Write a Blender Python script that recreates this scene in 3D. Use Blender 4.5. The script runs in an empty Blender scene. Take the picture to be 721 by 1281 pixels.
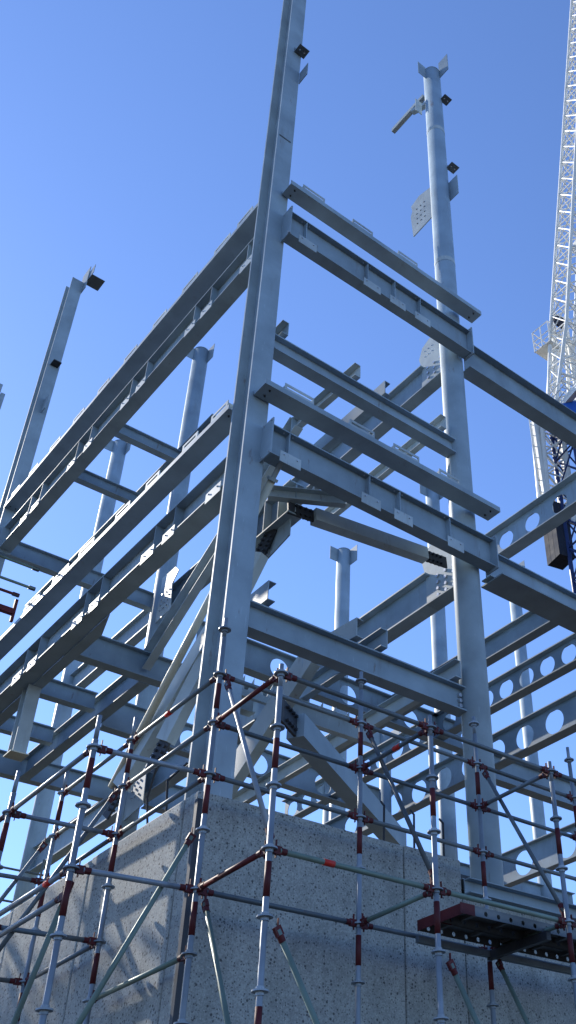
import bpy, bmesh, math, random
from mathutils import Vector, Matrix
random.seed(7)
R = math.radians
EYE = 1.6                      # all heights below are measured from the eye; finish() lifts everything by this
scene = bpy.context.scene
col = scene.collection

# ------------------------------------------------------------------ materials
def nodes(name):
    m = bpy.data.materials.new(name); m.use_nodes = True
    nt = m.node_tree; b = nt.nodes['Principled BSDF']
    return m, nt, b
def N(nt, t, **k):
    n = nt.nodes.new(t)
    for a, v in k.items():
        if a in n.inputs.keys(): n.inputs[a].default_value = v
        else: setattr(n, a, v)
    return n
def ramp(nt, src, stops):
    r = nt.nodes.new('ShaderNodeValToRGB'); e = r.color_ramp.elements
    while len(e) < len(stops): e.new(0.5)
    for i, (p, c) in enumerate(stops): e[i].position = p; e[i].color = (*c, 1)
    nt.links.new(src, r.inputs['Fac']); return r
def mixc(nt, fac, a, b):
    m = nt.nodes.new('ShaderNodeMix'); m.data_type = 'RGBA'
    for s, v in ((0, fac), (6, a), (7, b)):
        if hasattr(v, 'links') or hasattr(v, 'is_output'): nt.links.new(v, m.inputs[s])
        else: m.inputs[s].default_value = v if s == 0 else (*v, 1)
    return m.outputs[2]
def noise(nt, scale, detail=4, rough=0.55, coord='Object', stretch=None):
    tc = nt.nodes.new('ShaderNodeTexCoord'); out = tc.outputs[coord]
    if stretch:
        mp = nt.nodes.new('ShaderNodeMapping'); mp.inputs['Scale'].default_value = stretch
        nt.links.new(out, mp.inputs[0]); out = mp.outputs[0]
    n = N(nt, 'ShaderNodeTexNoise', Scale=scale, Detail=detail, Roughness=rough)
    nt.links.new(out, n.inputs['Vector']); return n.outputs['Fac']
def paint(name, c, rough=0.42, var=0.18, metal=0.0, bump=0.05, dirt=(0.16, 0.13, 0.10), dirtamt=0.35, spec=0.5, rust=(0.15, 0.085, 0.05), obj=0.10):
    m, nt, b = nodes(name)
    n1 = noise(nt, 1.7, 5); n2 = noise(nt, 23, 6, 0.7); n3 = noise(nt, 5, 5, 0.6, stretch=(1, 1, 0.18))
    lo = tuple(v * (1 - var) for v in c); hi = tuple(min(1, v * (1 + var)) for v in c)
    r1 = ramp(nt, n1, [(0.3, lo), (0.7, hi)])
    rd = ramp(nt, n3, [(0.60, (0, 0, 0)), (0.78, (dirtamt,) * 3)])
    c1 = mixc(nt, rd.outputs[0], r1.outputs[0], dirt)
    rs = ramp(nt, n2, [(0.69, (0, 0, 0)), (0.75, (dirtamt * 0.8,) * 3)])
    c2 = mixc(nt, rs.outputs[0], c1, tuple(v * 0.5 for v in c))
    # scuffs: thin pale scratches, and small rusty runs with a shape of their own
    n4 = noise(nt, 9, 8, 0.75, stretch=(3, 3, .35)); n5 = noise(nt, 3.1, 7, 0.7, stretch=(2.2, 2.2, .5))
    sc_ = ramp(nt, n4, [(0.61, (0, 0, 0)), (0.66, (0.4,) * 3)])
    c2 = mixc(nt, sc_.outputs[0], c2, tuple(min(1, v * 1.55 + .03) for v in c))
    ru = ramp(nt, n5, [(0.635, (0, 0, 0)), (0.70, (0.5,) * 3)])
    c2 = mixc(nt, ru.outputs[0], c2, rust)
    oi = nt.nodes.new('ShaderNodeObjectInfo'); mr = N(nt, 'ShaderNodeMapRange'); mr.inputs['To Min'].default_value = 1 - obj; mr.inputs['To Max'].default_value = 1 + obj
    nt.links.new(oi.outputs['Random'], mr.inputs['Value'])
    vm = N(nt, 'ShaderNodeVectorMath', operation='SCALE'); nt.links.new(c2, vm.inputs[0]); nt.links.new(mr.outputs[0], vm.inputs['Scale']); c2 = vm.outputs[0]
    nt.links.new(c2, b.inputs['Base Color'])
    rr = ramp(nt, n1, [(0.25, (rough - .07,) * 3), (0.75, (rough + .1,) * 3)])
    nt.links.new(rr.outputs[0], b.inputs['Roughness'])
    b.inputs['Metallic'].default_value = metal
    b.inputs['Specular IOR Level'].default_value = spec * .6
    bp = N(nt, 'ShaderNodeBump', Strength=bump, Distance=0.01); nt.links.new(n2, bp.inputs['Height'])
    nt.links.new(bp.outputs[0], b.inputs['Normal'])
    return m
MAT = {}
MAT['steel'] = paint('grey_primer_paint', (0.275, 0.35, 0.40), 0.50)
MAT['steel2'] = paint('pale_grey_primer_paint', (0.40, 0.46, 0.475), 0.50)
MAT['cream'] = paint('cream_prop_paint', (0.55, 0.53, 0.43), 0.5, dirtamt=0.5)
MAT['galv'] = paint('galvanised_tube', (0.25, 0.29, 0.33), 0.45, 0.35, metal=0.25, bump=0.15, dirtamt=0.6, dirt=(0.12, 0.11, 0.10), rust=(0.50, 0.49, 0.46), obj=.22)
MAT['tube'] = paint('weathered_tube', (0.13, 0.155, 0.17), 0.48, 0.35, metal=0.2, bump=0.15, dirtamt=0.6, rust=(0.16, 0.06, 0.03), obj=.3)
MAT['gtube'] = paint('green_tinted_tube', (0.17, 0.235, 0.20), 0.5, 0.25, metal=0.15, bump=0.12, dirtamt=0.6, obj=.25)
MAT['red'] = paint('worn_red_paint', (0.085, 0.012, 0.014), 0.6, 0.5, bump=0.12, dirt=(0.08, 0.03, 0.03), dirtamt=0.6)
MAT['brightred'] = paint('bright_red_tape', (0.55, 0.03, 0.02), 0.5, 0.1)
MAT['dark'] = paint('dark_splice_steel', (0.035, 0.038, 0.045), 0.45, 0.3)
MAT['black'] = paint('black_bar', (0.03, 0.03, 0.033), 0.6, 0.3)
MAT['bolt'] = paint('zinc_bolt', (0.55, 0.56, 0.58), 0.3, 0.1, metal=0.7)
MAT['white'] = paint('white_crane_paint', (0.76, 0.76, 0.72), 0.45, 0.08, dirtamt=0.3)
MAT['blue'] = paint('blue_crane_paint', (0.015, 0.035, 0.13), 0.5, 0.2)
MAT['motor'] = paint('bright_blue_paint', (0.02, 0.10, 0.42), 0.4, 0.1)
MAT['ballast'] = paint('dark_ballast_concrete', (0.022, 0.028, 0.045), 0.8, 0.3, dirtamt=0.6)
MAT['deck'] = paint('steel_deck', (0.14, 0.15, 0.155), 0.5, 0.35, metal=0.3, dirtamt=0.7)
MAT['green_louvre'] = paint('pale_green_cladding', (0.36, 0.40, 0.27), 0.5, 0.1)
MAT['glass'] = paint('cab_glass', (0.03, 0.04, 0.05), 0.1, 0.1, dirtamt=0.0)

def concrete():
    m, nt, b = nodes('exposed_aggregate_concrete')
    tc = nt.nodes.new('ShaderNodeTexCoord')
    nb = noise(nt, 0.9, 6, 0.6); nf = noise(nt, 60, 5, 0.7); nm = noise(nt, 7, 6, 0.65)
    ns = noise(nt, 2.2, 6, 0.6, stretch=(1, 1, 0.25))
    base = ramp(nt, nb, [(0.25, (0.36, 0.385, 0.36)), (0.75, (0.52, 0.53, 0.49))])
    c = mixc(nt, ramp(nt, nm, [(0.35, (0.32,) * 3), (0.65, (0,) * 3)]).outputs[0], base.outputs[0], (0.17, 0.175, 0.17))
    c = mixc(nt, ramp(nt, nf, [(0.40, (0.55,) * 3), (0.58, (0,) * 3)]).outputs[0], c, (0.16, 0.16, 0.155))
    c = mixc(nt, ramp(nt, ns, [(0.50, (0,) * 3), (0.72, (0.6,) * 3)]).outputs[0], c, (0.15, 0.16, 0.145))
    def specks(scale, thr, colour, amt, c):
        v = N(nt, 'ShaderNodeTexVoronoi', Scale=scale); nt.links.new(tc.outputs['Object'], v.inputs['Vector'])
        near = ramp(nt, v.outputs['Distance'], [(0.22, (1,) * 3), (0.34, (0,) * 3)])
        sep = nt.nodes.new('ShaderNodeSeparateColor'); nt.links.new(v.outputs['Color'], sep.inputs[0])
        pick = ramp(nt, sep.outputs[0], [(thr, (0,) * 3), (thr + .02, (amt,) * 3)])
        mu = N(nt, 'ShaderNodeMath', operation='MULTIPLY')
        nt.links.new(near.outputs[0], mu.inputs[0]); nt.links.new(pick.outputs[0], mu.inputs[1])
        return mixc(nt, mu.outputs[0], c, colour)
    c = specks(24, 0.78, (0.035, 0.035, 0.04), 0.8, c)
    c = specks(40, 0.55, (0.07, 0.07, 0.07), 0.85, c)
    c = specks(42, 0.72, (0.50, 0.49, 0.46), 0.6, c)
    nt.links.new(c, b.inputs['Base Color']); b.inputs['Roughness'].default_value = 0.85
    bp = N(nt, 'ShaderNodeBump', Strength=0.35, Distance=0.015); nt.links.new(nf, bp.inputs['Height'])
    nt.links.new(bp.outputs[0], b.inputs['Normal'])
    return m
MAT['concrete'] = concrete()
def simple(name, lo, hi, scale, rough=0.9, bump=0.3):
    m, nt, b = nodes(name); n = noise(nt, scale, 8, 0.65)
    nt.links.new(ramp(nt, n, [(0.3, lo), (0.7, hi)]).outputs[0], b.inputs['Base Color'])
    b.inputs['Roughness'].default_value = rough
    bp = N(nt, 'ShaderNodeBump', Strength=bump, Distance=0.05); nt.links.new(n, bp.inputs['Height'])
    nt.links.new(bp.outputs[0], b.inputs['Normal']); return m
MAT['ground'] = simple('compacted_site_ground', (0.030, 0.024, 0.017), (0.055, 0.043, 0.030), 0.6)
MAT['bark'] = simple('bark', (0.06, 0.045, 0.03), (0.14, 0.11, 0.08), 9)
MAT['leaf'] = simple('leaf', (0.04, 0.075, 0.02), (0.08, 0.13, 0.035), 3, 0.6, 0.0)

# ------------------------------------------------------------------ mesh helpers
class MB:
    def __init__(s): s.v = []; s.f = []
    def prism(s, prof, p0, p1, up=(0, 0, 1), cap=True):
        """prof: closed list of (side, up) points, swept from p0 to p1; side = dir x up"""
        p0 = Vector(p0); p1 = Vector(p1); d = (p1 - p0).normalized(); up = Vector(up)
        sd = d.cross(up).normalized(); u = sd.cross(d).normalized()
        n = len(prof); b = len(s.v)
        for p in (p0, p1):
            for (a, c) in prof: s.v.append(p + sd * a + u * c)
        for i in range(n):
            j = (i + 1) % n; s.f.append((b + i, b + j, b + n + j, b + n + i))
        if cap: s.f.append(tuple(b + i for i in range(n - 1, -1, -1))); s.f.append(tuple(b + n + i for i in range(n)))
        return s
    def box(s, lo, hi):
        x0, y0, z0 = lo; x1, y1, z1 = hi; b = len(s.v)
        for z in (z0, z1):
            for (x, y) in ((x0, y0), (x1, y0), (x1, y1), (x0, y1)): s.v.append(Vector((x, y, z)))
        for q in ((3, 2, 1, 0), (4, 5, 6, 7), (0, 1, 5, 4), (1, 2, 6, 5), (2, 3, 7, 6), (3, 0, 4, 7)): s.f.append(tuple(b + i for i in q))
        return s
    def tube(s, p0, p1, r, n=14, r2=None):
        r2 = r if r2 is None else r2
        p0 = Vector(p0); p1 = Vector(p1); d = (p1 - p0).normalized()
        a = Vector((0, 0, 1)) if abs(d.z) < 0.9 else Vector((1, 0, 0))
        u = d.cross(a).normalized(); w = d.cross(u); b = len(s.v)
        for p, rr in ((p0, r), (p1, r2)):
            for i in range(n):
                t = 2 * math.pi * i / n; s.v.append(p + u * (rr * math.cos(t)) + w * (rr * math.sin(t)))
        for i in range(n):
            j = (i + 1) % n; s.f.append((b + i, b + j, b + n + j, b + n + i))
        s.f.append(tuple(b + i for i in range(n - 1, -1, -1))); s.f.append(tuple(b + n + i for i in range(n)))
        return s
    def rect(s, p0, p1, w, h, up=(0, 0, 1), off=(0, 0)):
        a, c = off
        return s.prism([(a - w / 2, c - h / 2), (a + w / 2, c - h / 2), (a + w / 2, c + h / 2), (a - w / 2, c + h / 2)], p0, p1, up)
    def plate_yz(s, x, t, pts):      # polygon in a plane x = const, thickness t
        return s._plate([Vector((x - t / 2, y, z)) for (y, z) in pts], Vector((t, 0, 0)))
    def plate_xz(s, y, t, pts):
        return s._plate([Vector((x, y - t / 2, z)) for (x, z) in pts], Vector((0, t, 0)))
    def _plate(s, P, off):
        b = len(s.v); n = len(P); s.v += P; s.v += [p + off for p in P]
        s.f.append(tuple(b + i for i in range(n))); s.f.append(tuple(b + n + i for i in range(n - 1, -1, -1)))
        for i in range(n): j = (i + 1) % n; s.f.append((b + i, b + n + i, b + n + j, b + j))
        return s
    def webholes(s, p0, p1, z0, z1, t, holes, r):
        """vertical web from p0 to p1 (xy), heights z0..z1, round openings of radius r at distances holes along it"""
        p0 = Vector((p0[0], p0[1], 0)); p1 = Vector((p1[0], p1[1], 0)); L = (p1 - p0).length; d = (p1 - p0) / L
        sd = Vector((d.y, -d.x, 0)); zc = (z0 + z1) / 2; hh = (z1 - z0) / 2; c = hh
        holes = sorted(h for h in holes if c < h < L - c); cuts = []; last = 0
        def P(u, z, k): return p0 + d * u + Vector((0, 0, z)) + sd * (k * t / 2)
        def quad(u0, u1):
            if u1 - u0 < 1e-4: return
            a = P(u0, z0, 0); 
            b = len(s.v)
            for k in (-1, 1):
                for (u, z) in ((u0, z0), (u1, z0), (u1, z1), (u0, z1)): s.v.append(P(u, z, k))
            s.f.append((b, b + 1, b + 2, b + 3)); s.f.append((b + 7, b + 6, b + 5, b + 4))
        n = 32
        for h in holes:
            quad(last, h - c); b = len(s.v)
            for k in (-1, 1):
                for ring in (0, 1):
                    for i in range(n):
                        t_ = 2 * math.pi * i / n; cx, cz = math.cos(t_), math.sin(t_)
                        if ring: m = max(abs(cx), abs(cz)); u, z = cx / m * c, cz / m * hh
                        else: u, z = cx * r, cz * r
                        s.v.append(P(h + u, zc + z, k))
            for i in range(n):
                j = (i + 1) % n
                s.f.append((b + i, b + j, b + n + j, b + n + i))
                s.f.append((b + 3 * n + i, b + 3 * n + j, b + 2 * n + j, b + 2 * n + i))
                s.f.append((b + i, b + 2 * n + i, b + 2 * n + j, b + j))
            last = h + c
        quad(last, L)
        return s
    def build(s, name, mat, parent=None, smooth=False):
        me = bpy.data.meshes.new(name); me.from_pydata([tuple(v) for v in s.v], [], s.f)
        bm = bmesh.new(); bm.from_mesh(me); bmesh.ops.recalc_face_normals(bm, faces=bm.faces); bm.to_mesh(me); bm.free()
        me.materials.append(MAT[mat]); me.update()
        if smooth:
            for p in me.polygons: p.use_smooth = len(p.vertices) == 4
        o = bpy.data.objects.new(name, me); col.objects.link(o)
        if parent is not None: o.parent = parent
        return o
def tag(o, label, cat, group=None, kind=None):
    o['label'] = label; o['category'] = cat; o['kind'] = 'thing'
    if group: o['group'] = group
    if kind: o['kind'] = kind
    return o

def ISEC(w, h, tf=0.02, tw=0.014):          # top of section at 0
    a = w / 2; b = tw / 2
    return [(-a, -h), (a, -h), (a, -h + tf), (b, -h + tf), (b, -tf), (a, -tf), (a, 0), (-a, 0), (-a, -tf), (-b, -tf), (-b, -h + tf), (-a, -h + tf)]
def CSEC(w, h, side=1, t=0.012):            # channel, web at 0, flanges towards +side, top at 0
    p = [(0, -h), (w, -h), (w, -h + t), (t, -h + t), (t, -t), (w, -t), (w, 0), (0, 0)]
    return [(a * side, c) for a, c in p]
def USEC(w, h, t=0.012):                    # channel lying on its web, toes up, web underside at 0
    a = w / 2
    return [(-a, 0), (a, 0), (a, h), (a - t, h), (a - t, t), (-a + t, t), (-a + t, h), (-a, h)]
def LSEC(w, h, t=0.012):
    return [(0, 0), (w, 0), (w, t), (t, t), (t, h), (0, h)]

BOLT_ME = None
def bolts(parent, pts, axis, r=0.017, l=0.03):
    """each bolt a child of its plate, one shared mesh per axis"""
    for p in pts:
        q = Vector(p); a = Vector(axis) * (l / 2)
        MB().tube(q - a, q + a, r, 6).build('bolt', 'bolt', parent)

# ------------------------------------------------------------------ steel frame: beams
def ibeam(name, label, p0, p1, w, h, grp, tf=0.02, tw=0.014, mat='steel', cat='steel beam'):
    o = MB().prism(ISEC(w, h, tf, tw), p0, p1).build(name, mat)
    return tag(o, label, cat, grp)
def cell_beam(label, p0, p1, w, h, first, step, r, grp, mat='steel', tf=0.022):
    p0 = Vector(p0); p1 = Vector(p1); z = p0.z
    m = MB()
    m.rect(p0, p1, w, tf, off=(0, -tf / 2)); m.rect(p0, p1, w, tf, off=(0, -h + tf / 2))
    L = (p1 - p0).length; hs = []; u = first
    while u < L: hs.append(u); u += step
    m.webholes(p0, p1, z - h + tf, z - tf, 0.014, hs, r)
    return tag(m.build('cellular_beam', mat), label, 'steel beam', grp)

G_FLOOR = 'steel beams of the building frame'
# facade beams: right-hand face (run along x) and left-hand face (run along y)
def facade_x(label, x0, x1, yf, yb, zb, zt, stiff, plates, endplates=()):
    w = yb - yf; yc = (yf + yb) / 2
    o = ibeam('edge_beam', label, (x0, yc, zt), (x1, yc, zt), w, zt - zb, 'edge beams with hanging bracket plates', 0.018)
    for x in stiff: MB().box((x - .006, yf + .006, zb + .019), (x + .006, yc - .009, zt - .019)).build('stiffener', 'steel', o)
    for x in stiff: bolts(o, [(x - .07, yf + .045, zt - .024), (x + .07, yf + .045, zt - .024)], (0, 0, 1), .012, .012)  # bright studs paint in the sky seen through holes in the top flange
    for (a, b) in plates:
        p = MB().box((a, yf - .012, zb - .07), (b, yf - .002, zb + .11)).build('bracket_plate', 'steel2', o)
        bolts(p, [(a + .06, yf - .012, zb + .06), (b - .06, yf - .012, zb + .06)], (0, 1, 0), .012, .03)
    for x in endplates:
        p = MB().box((x - .010, yf - .05, zb - .05), (x + .010, yb, zt + .06)).build('end_plate', 'steel', o)
        bolts(p, [(x, yf - .02, zt + .03), (x, yb - .05, zt + .03), (x, yf - .02, zb - .02), (x, yb - .05, zb - .02)], (1, 0, 0), .014, .045)
    return o
def facade_y(label, y0, y1, xf, xb, zb, zt, stiff, plates, endplates=()):
    w = xb - xf; xc = (xf + xb) / 2
    o = ibeam('edge_beam', label, (xc, y0, zt), (xc, y1, zt), w, zt - zb, 'edge beams with hanging bracket plates', 0.018)
    for y in stiff:
        m = MB(); m._plate([Vector((x, y - .006, z)) for x, z in ((xc - .009, zb + .019), (xf + .09, zb + .019), (xf + .006, zb + .10), (xf + .006, zt - .019), (xc - .009, zt - .019))], Vector((0, .012, 0)))
        m.build('stiffener', 'steel', o)
    for (a, b) in plates:
        p = MB().box((xf - .012, a, zb - .07), (xf - .002, b, zb + .10)).build('bracket_plate', 'steel2', o)
        bolts(p, [(xf - .012, a + .08, zb + .05), (xf - .012, b - .08, zb + .05)], (1, 0, 0), .012, .03)
    for y in endplates: MB().box((xf - .04, y - .01, zb - .08), (xb, y + .01, zt + .02)).build('end_plate', 'steel', o)
    return o

facade_x('upper edge beam between corner column and big round column, below the top channel', 4.80, 8.66, 8.16, 8.36, 13.14, 13.72,
    [5.127, 6.356, 6.933, 7.496],
    [(4.988, 5.322), (6.260, 6.608), (6.811, 7.138), (7.349, 7.688)], (4.80, 8.66))
facade_x('middle edge beam between corner column and big round column, above the long plan brace', 4.80, 8.78, 8.16, 8.36, 8.58, 9.08,
    [5.094, 6.415, 6.951, 7.893],
    [(4.958, 5.277), (6.262, 6.591), (6.829, 7.158), (7.814, 8.123)], (4.80, 8.78))
facade_y('upper long edge beam on the left face, notched plates along its bottom flange', 8.76, 18.60, 4.64, 4.90, 13.14, 13.72,
    [9.111, 10.216, 10.750, 12.387, 12.943, 14.538, 15.105, 16.703, 17.231],
    [(8.922, 9.267), (10.105, 10.454), (10.632, 10.968), (12.306, 12.652), (12.887, 13.216), (14.342, 14.668), (15.035, 15.376), (16.624, 16.997), (17.187, 17.533)], (18.60,))
hb = facade_y('lower long edge beam on the left face, with tall stiffeners and notched plates', 8.76, 18.60, 4.70, 4.98, 8.58, 9.08,
    [10.388, 10.943, 12.562, 13.087, 14.730, 15.250],
    [(9.117, 9.492), (10.300, 10.626), (10.871, 11.236), (12.525, 12.835), (13.046, 13.396), (14.680, 15.013), (15.259, 15.606)], (18.60,))

m = MB(); m._plate([Vector((4.975, 12.7, 8.57)), Vector((5.15, 13.3, 8.57)), Vector((5.15, 18.6, 8.57)), Vector((4.975, 18.6, 8.57))], Vector((0, 0, -.018)))
m.build('flange_extension', 'steel', hb)

# cladding channels lying on their webs, toes up, carrying low brackets
def rail(label, axis, a0, a1, f, b, z, hh, brackets, grp='cladding channels above the edge beams'):
    c = (f + b) / 2
    P = (lambda a, o=0, zz=0: (a, c + o, z + zz)) if axis == 'x' else (lambda a, o=0, zz=0: (c + o, a, z + zz))
    o = tag(MB().prism(USEC(b - f, hh), P(a0), P(a1)).build('cladding_channel', 'steel'), label, 'steel channel', grp)
    for (s, e) in brackets:
        m = MB(); q = f - c + .005
        if axis == 'x':
            m.box((s, c + q, z + hh + .001), (e, c + q + .012, z + hh + .04)); m.box((s, c + q, z + hh + .08), (e, c + q + .012, z + hh + .12)); m.box((s, c + q + .0, z + hh + .041), (s + .03, c + q + .012, z + hh + .079)); m.box((e - .03, c + q, z + hh + .041), (e, c + q + .012, z + hh + .079)); m.box((s, c + q + .012, z + hh + .001), (s + .012, b - .03, z + hh + .08)); m.box((e - .012, c + q + .012, z + hh + .001), (e, b - .03, z + hh + .08))
        else:
            m.box((c + q, s, z + hh + .001), (c + q + .012, e, z + hh + .04)); m.box((c + q, s, z + hh + .085), (c + q + .012, e, z + hh + .125)); m.box((c + q, s, z + hh + .041), (c + q + .012, s + .05, z + hh + .084)); m.box((c + q, e - .05, z + hh + .041), (c + q + .012, e, z + hh + .084)); m.box((c + q + .012, s, z + hh + .001), (b - .03, s + .012, z + hh + .08)); m.box((c + q + .012, e - .012, z + hh + .001), (b - .03, e, z + hh + .08))
        m.build('bracket', 'steel2', o)
    for a in ((a0 + .12), (a1 - .14)):
        for k in (-.06, .06): MB().tube(P(a, k, -.02), P(a, k, .03), .014, 8).build('bolt', 'black', o)
    return o
rail('top cladding channel on the right face, reaching past the big round column', 'x', 4.72, 8.92, 8.08, 8.34, 14.28, .10,
     [(4.955, 5.386), (5.964, 6.391), (6.955, 7.391)])
rail('lower cladding channel on the right face, four brackets on top', 'x', 4.60, 8.88, 8.06, 8.34, 9.60, .09,
     [(4.903, 5.369), (5.979, 6.417), (6.766, 7.247), (7.636, 8.052)])
rail('top cladding channel on the left face, a row of brackets against the sky', 'y', 8.76, 18.74, 4.54, 4.84, 14.28, .08,
     [(8.948, 9.405)] + [(9.626, 10.131), (10.679, 11.193), (11.752, 12.244), (12.841, 13.336), (13.942, 14.403), (14.980, 15.470), (16.046, 16.529), (17.102, 17.533), (18.016, 18.427)])
rail('lower cladding channel on the left face, running down to the left edge of the photo', 'y', 8.76, 20.2, 4.48, 4.76, 9.60, .08,
     [(8.809, 9.233), (9.588, 9.997), (10.648, 11.046), (11.530, 11.981), (12.687, 13.207), (13.574, 14.157), (14.641, 15.270)])

# stair landing beams
ibeam('landing_beam', 'upper stair landing beam just above the lower right cladding channel, ends of stringers on top', (4.89, 8.55, 11.14), (8.40, 8.55, 11.14), .20, .30, 'stair landing beams')
o = ibeam('landing_beam', 'lowest beam between corner column and big round column, just above the scaffold', (4.89, 8.66, 6.62), (8.41, 8.66, 6.62), .20, .37, 'stair landing beams')
bolts(o, [(8.33, 8.64, z) for z in (6.50, 6.42, 6.34)], (0, 1, 0), .03, .06)

# stair stringers: landing part resting on the landing beam, kinked down flight behind it
def stringer(label, pts, side, top, w=.11, h=.27, teeth=None):
    m = MB()
    P = [Vector(p) for p in pts]
    for i in range(len(P) - 1):
        k_ = 1.35 if abs(P[i].z - P[i + 1].z) > .5 else 1.0
        m.prism(CSEC(w * k_, h * k_, side), P[i], P[i + 1])
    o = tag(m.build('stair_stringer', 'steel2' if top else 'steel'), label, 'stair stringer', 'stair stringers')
    for p in P[1:-1]: MB().box((p.x - .002 - (w if side < 0 else 0) , p.y - .008, p.z - h - .02), (p.x + .002 + (w if side > 0 else 0), p.y + .008, p.z + .02)).build('joint_plate', 'steel', o)
    if teeth:
        i, n = teeth; a, b = P[i], P[i + 1]; t = (b - a)
        for k in range(n):
            q = a + t * ((k + .7) / n)
            mm = MB(); s_ = .008
            mm._plate([Vector((q.x, q.y - .10, q.z + .02)), Vector((q.x, q.y + .10, q.z - .08)), Vector((q.x, q.y + .08, q.z + .15))], Vector((s_, 0, 0)))
            mm.build('tread_cleat', 'steel', o)
    return o
T1, T2 = 11.48, 6.93
stringer('upper stair stringer whose cut end stands beside the corner column, above the upper landing beam', [(5.10, 8.42, T1), (5.10, 9.3, T1)], -1, 0)
stringer('upper stair stringer second from the corner column, with a kink down towards the left', [(6.42, 8.42, T1), (6.36, 10.0, T1 - .02), (6.40, 14.3, 9.04)], -1, 1)
stringer('upper stair stringer just right of the kinked one, blue-grey side', [(6.90, 8.42, T1), (6.90, 10.6, T1)], 1, 0)
stringer('upper stair stringer ending beside the big round column', [(8.18, 8.42, T1), (8.18, 11.6, T1)], -1, 1)
stringer('lower stair stringer whose cut end stands beside the corner column, above the lowest beam', [(5.14, 8.48, T2), (5.14, 10.0, T2)], 1, 0)
stringer('lower stair stringer kinked down towards the wall top behind the corner scaffold pole', [(6.46, 8.48, T2), (6.36, 9.5, T2), (6.3, 13.2, 4.6)], 1, 1)
stringer('lower stair stringer whose cut end is beside the pale splice beam', [(6.96, 8.48, T2), (6.96, 10.4, T2)], -1, 0)
stringer('lower stair stringer ending against the big round column', [(8.24, 8.48, T2), (8.24, 15.5, T2)], -1, 1)
for lab, x0, y0, z0, n, dz in (('row of upright steel teeth just above the blue-grey channel brace under the middle edge beam', 6.35, 10.5, 10.20, 5, .42), ('row of upright steel teeth beside the corner column above the top guardrail', 5.98, 10.5, 6.62, 4, 0.0)):
    tr = tag(MB().rect((x0, y0, z0), (x0 + .75, y0, z0 + dz), .06, .10).build('toothed_bar', 'steel'), lab, 'stair fitting', 'rows of steel teeth on the stair')
    for k in range(n):
        x = x0 + .04 + k * .15; z = z0 + .045 + dz * k / n * .95
        MB()._plate([Vector((x, y0, z)), Vector((x + .10, y0, z + .02)), Vector((x + .10, y0, z + .24))], Vector((0, .012, 0))).build('tooth', 'steel2', tr)

# primary floor beams
def primary(label, p0, p1, w, h): return ibeam('floor_beam', label, p0, p1, w, h, G_FLOOR, .026, .016)
pb = primary('upper main floor beam spliced into the big round column from behind', (8.62, 9.33, 13.70), (8.62, 18.5, 13.70), .24, .62)
MB().box((8.50, 8.76, 13.08), (8.74, 9.33, 13.106)).build('flange_stub', 'steel', pb)
g = MB().plate_yz(8.60, .03, [(8.76, 14.32), (9.16, 14.34), (9.36, 14.24), (9.46, 14.0), (9.38, 13.66), (9.42, 13.11), (8.76, 13.11)]).build('splice_plate', 'steel2', pb)
bolts(g, [(8.578, y, z) for y in (8.88, 9.05, 9.22) for z in (13.2, 13.33, 13.46, 13.59)], (1, 0, 0), .026, .03)
bolts(g, [(8.582, y, z) for y in (9.1, 9.2, 9.3) for z in (14.1, 13.95)], (1, 0, 0), .012, .012)
pb = primary('lower main floor beam spliced to the big round column with big bolts', (8.62, 9.42, 9.06), (8.62, 18.5, 9.06), .26, .62)
MB().box((8.49, 8.76, 8.44), (8.75, 9.42, 8.466)).build('flange_stub', 'steel', pb)
g = MB().plate_yz(8.60, .03, [(8.76, 9.55), (9.3, 9.6), (9.62, 9.52), (9.50, 9.02), (9.50, 8.468), (8.76, 8.468)]).build('splice_plate', 'steel2', pb)
bolts(g, [(8.575, y, z) for y in (8.86, 9.04, 9.22) for z in (8.56, 8.68, 8.80, 8.92)], (1, 0, 0), .030, .035)
primary('upper floor beam continuing past the back round column on the left', (8.62, 18.95, 13.70), (8.62, 23.6, 13.70), .24, .6)
primary('beam running back from the main columns low in the frame, far left', (8.62, 18.95, 9.06), (8.62, 23.6, 9.06), .24, .6)
primary('upper trimmer beam parallel to the lower left channel, joined by three joists', (6.42, 13.0, 13.90), (6.42, 21.5, 13.90), .20, .38)
for lab, y in (('upper joist nearest the corner column, short beam against the sky on the left', 14.2), ('upper joist second from the corner column, on the left', 15.9)):
    ibeam('joist', lab, (4.92, y, 13.72), (6.32, y, 13.72), .16, .28, 'joists behind the left face')
ibeam('joist', 'upper joist at the far end of the left face, greenish in the light', (4.92, 19.0, 13.72), (8.45, 19.0, 13.72), .20, .42, 'joists behind the left face')
ibeam('joist', 'deep lower joist meeting the kinked stringer, left of the corner column', (4.99, 14.2, 9.06), (8.49, 14.2, 9.06), .20, .48, 'joists behind the left face')
ibeam('joist', 'lower joist second from the corner, framing into the kinked stringer', (4.99, 16.0, 9.06), (6.30, 16.0, 9.06), .18, .34, 'joists behind the left face')
ibeam('joist', 'lower joist at the back of the left face, behind the hanging post', (4.99, 19.2, 9.06), (8.45, 19.2, 9.06), .20, .46, 'joists behind the left face')
ibeam('joist', 'short lower joist near the left edge, behind the hanging post', (4.99, 17.7, 9.06), (6.30, 17.7, 9.06), .16, .32, 'joists behind the left face')

ibeam('floor_beam', 'lower beam running back left from the foot of the kinked stringer, under the joists', (6.42, 14.32, 9.04), (6.42, 19.1, 9.04), .20, .46, G_FLOOR)

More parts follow.
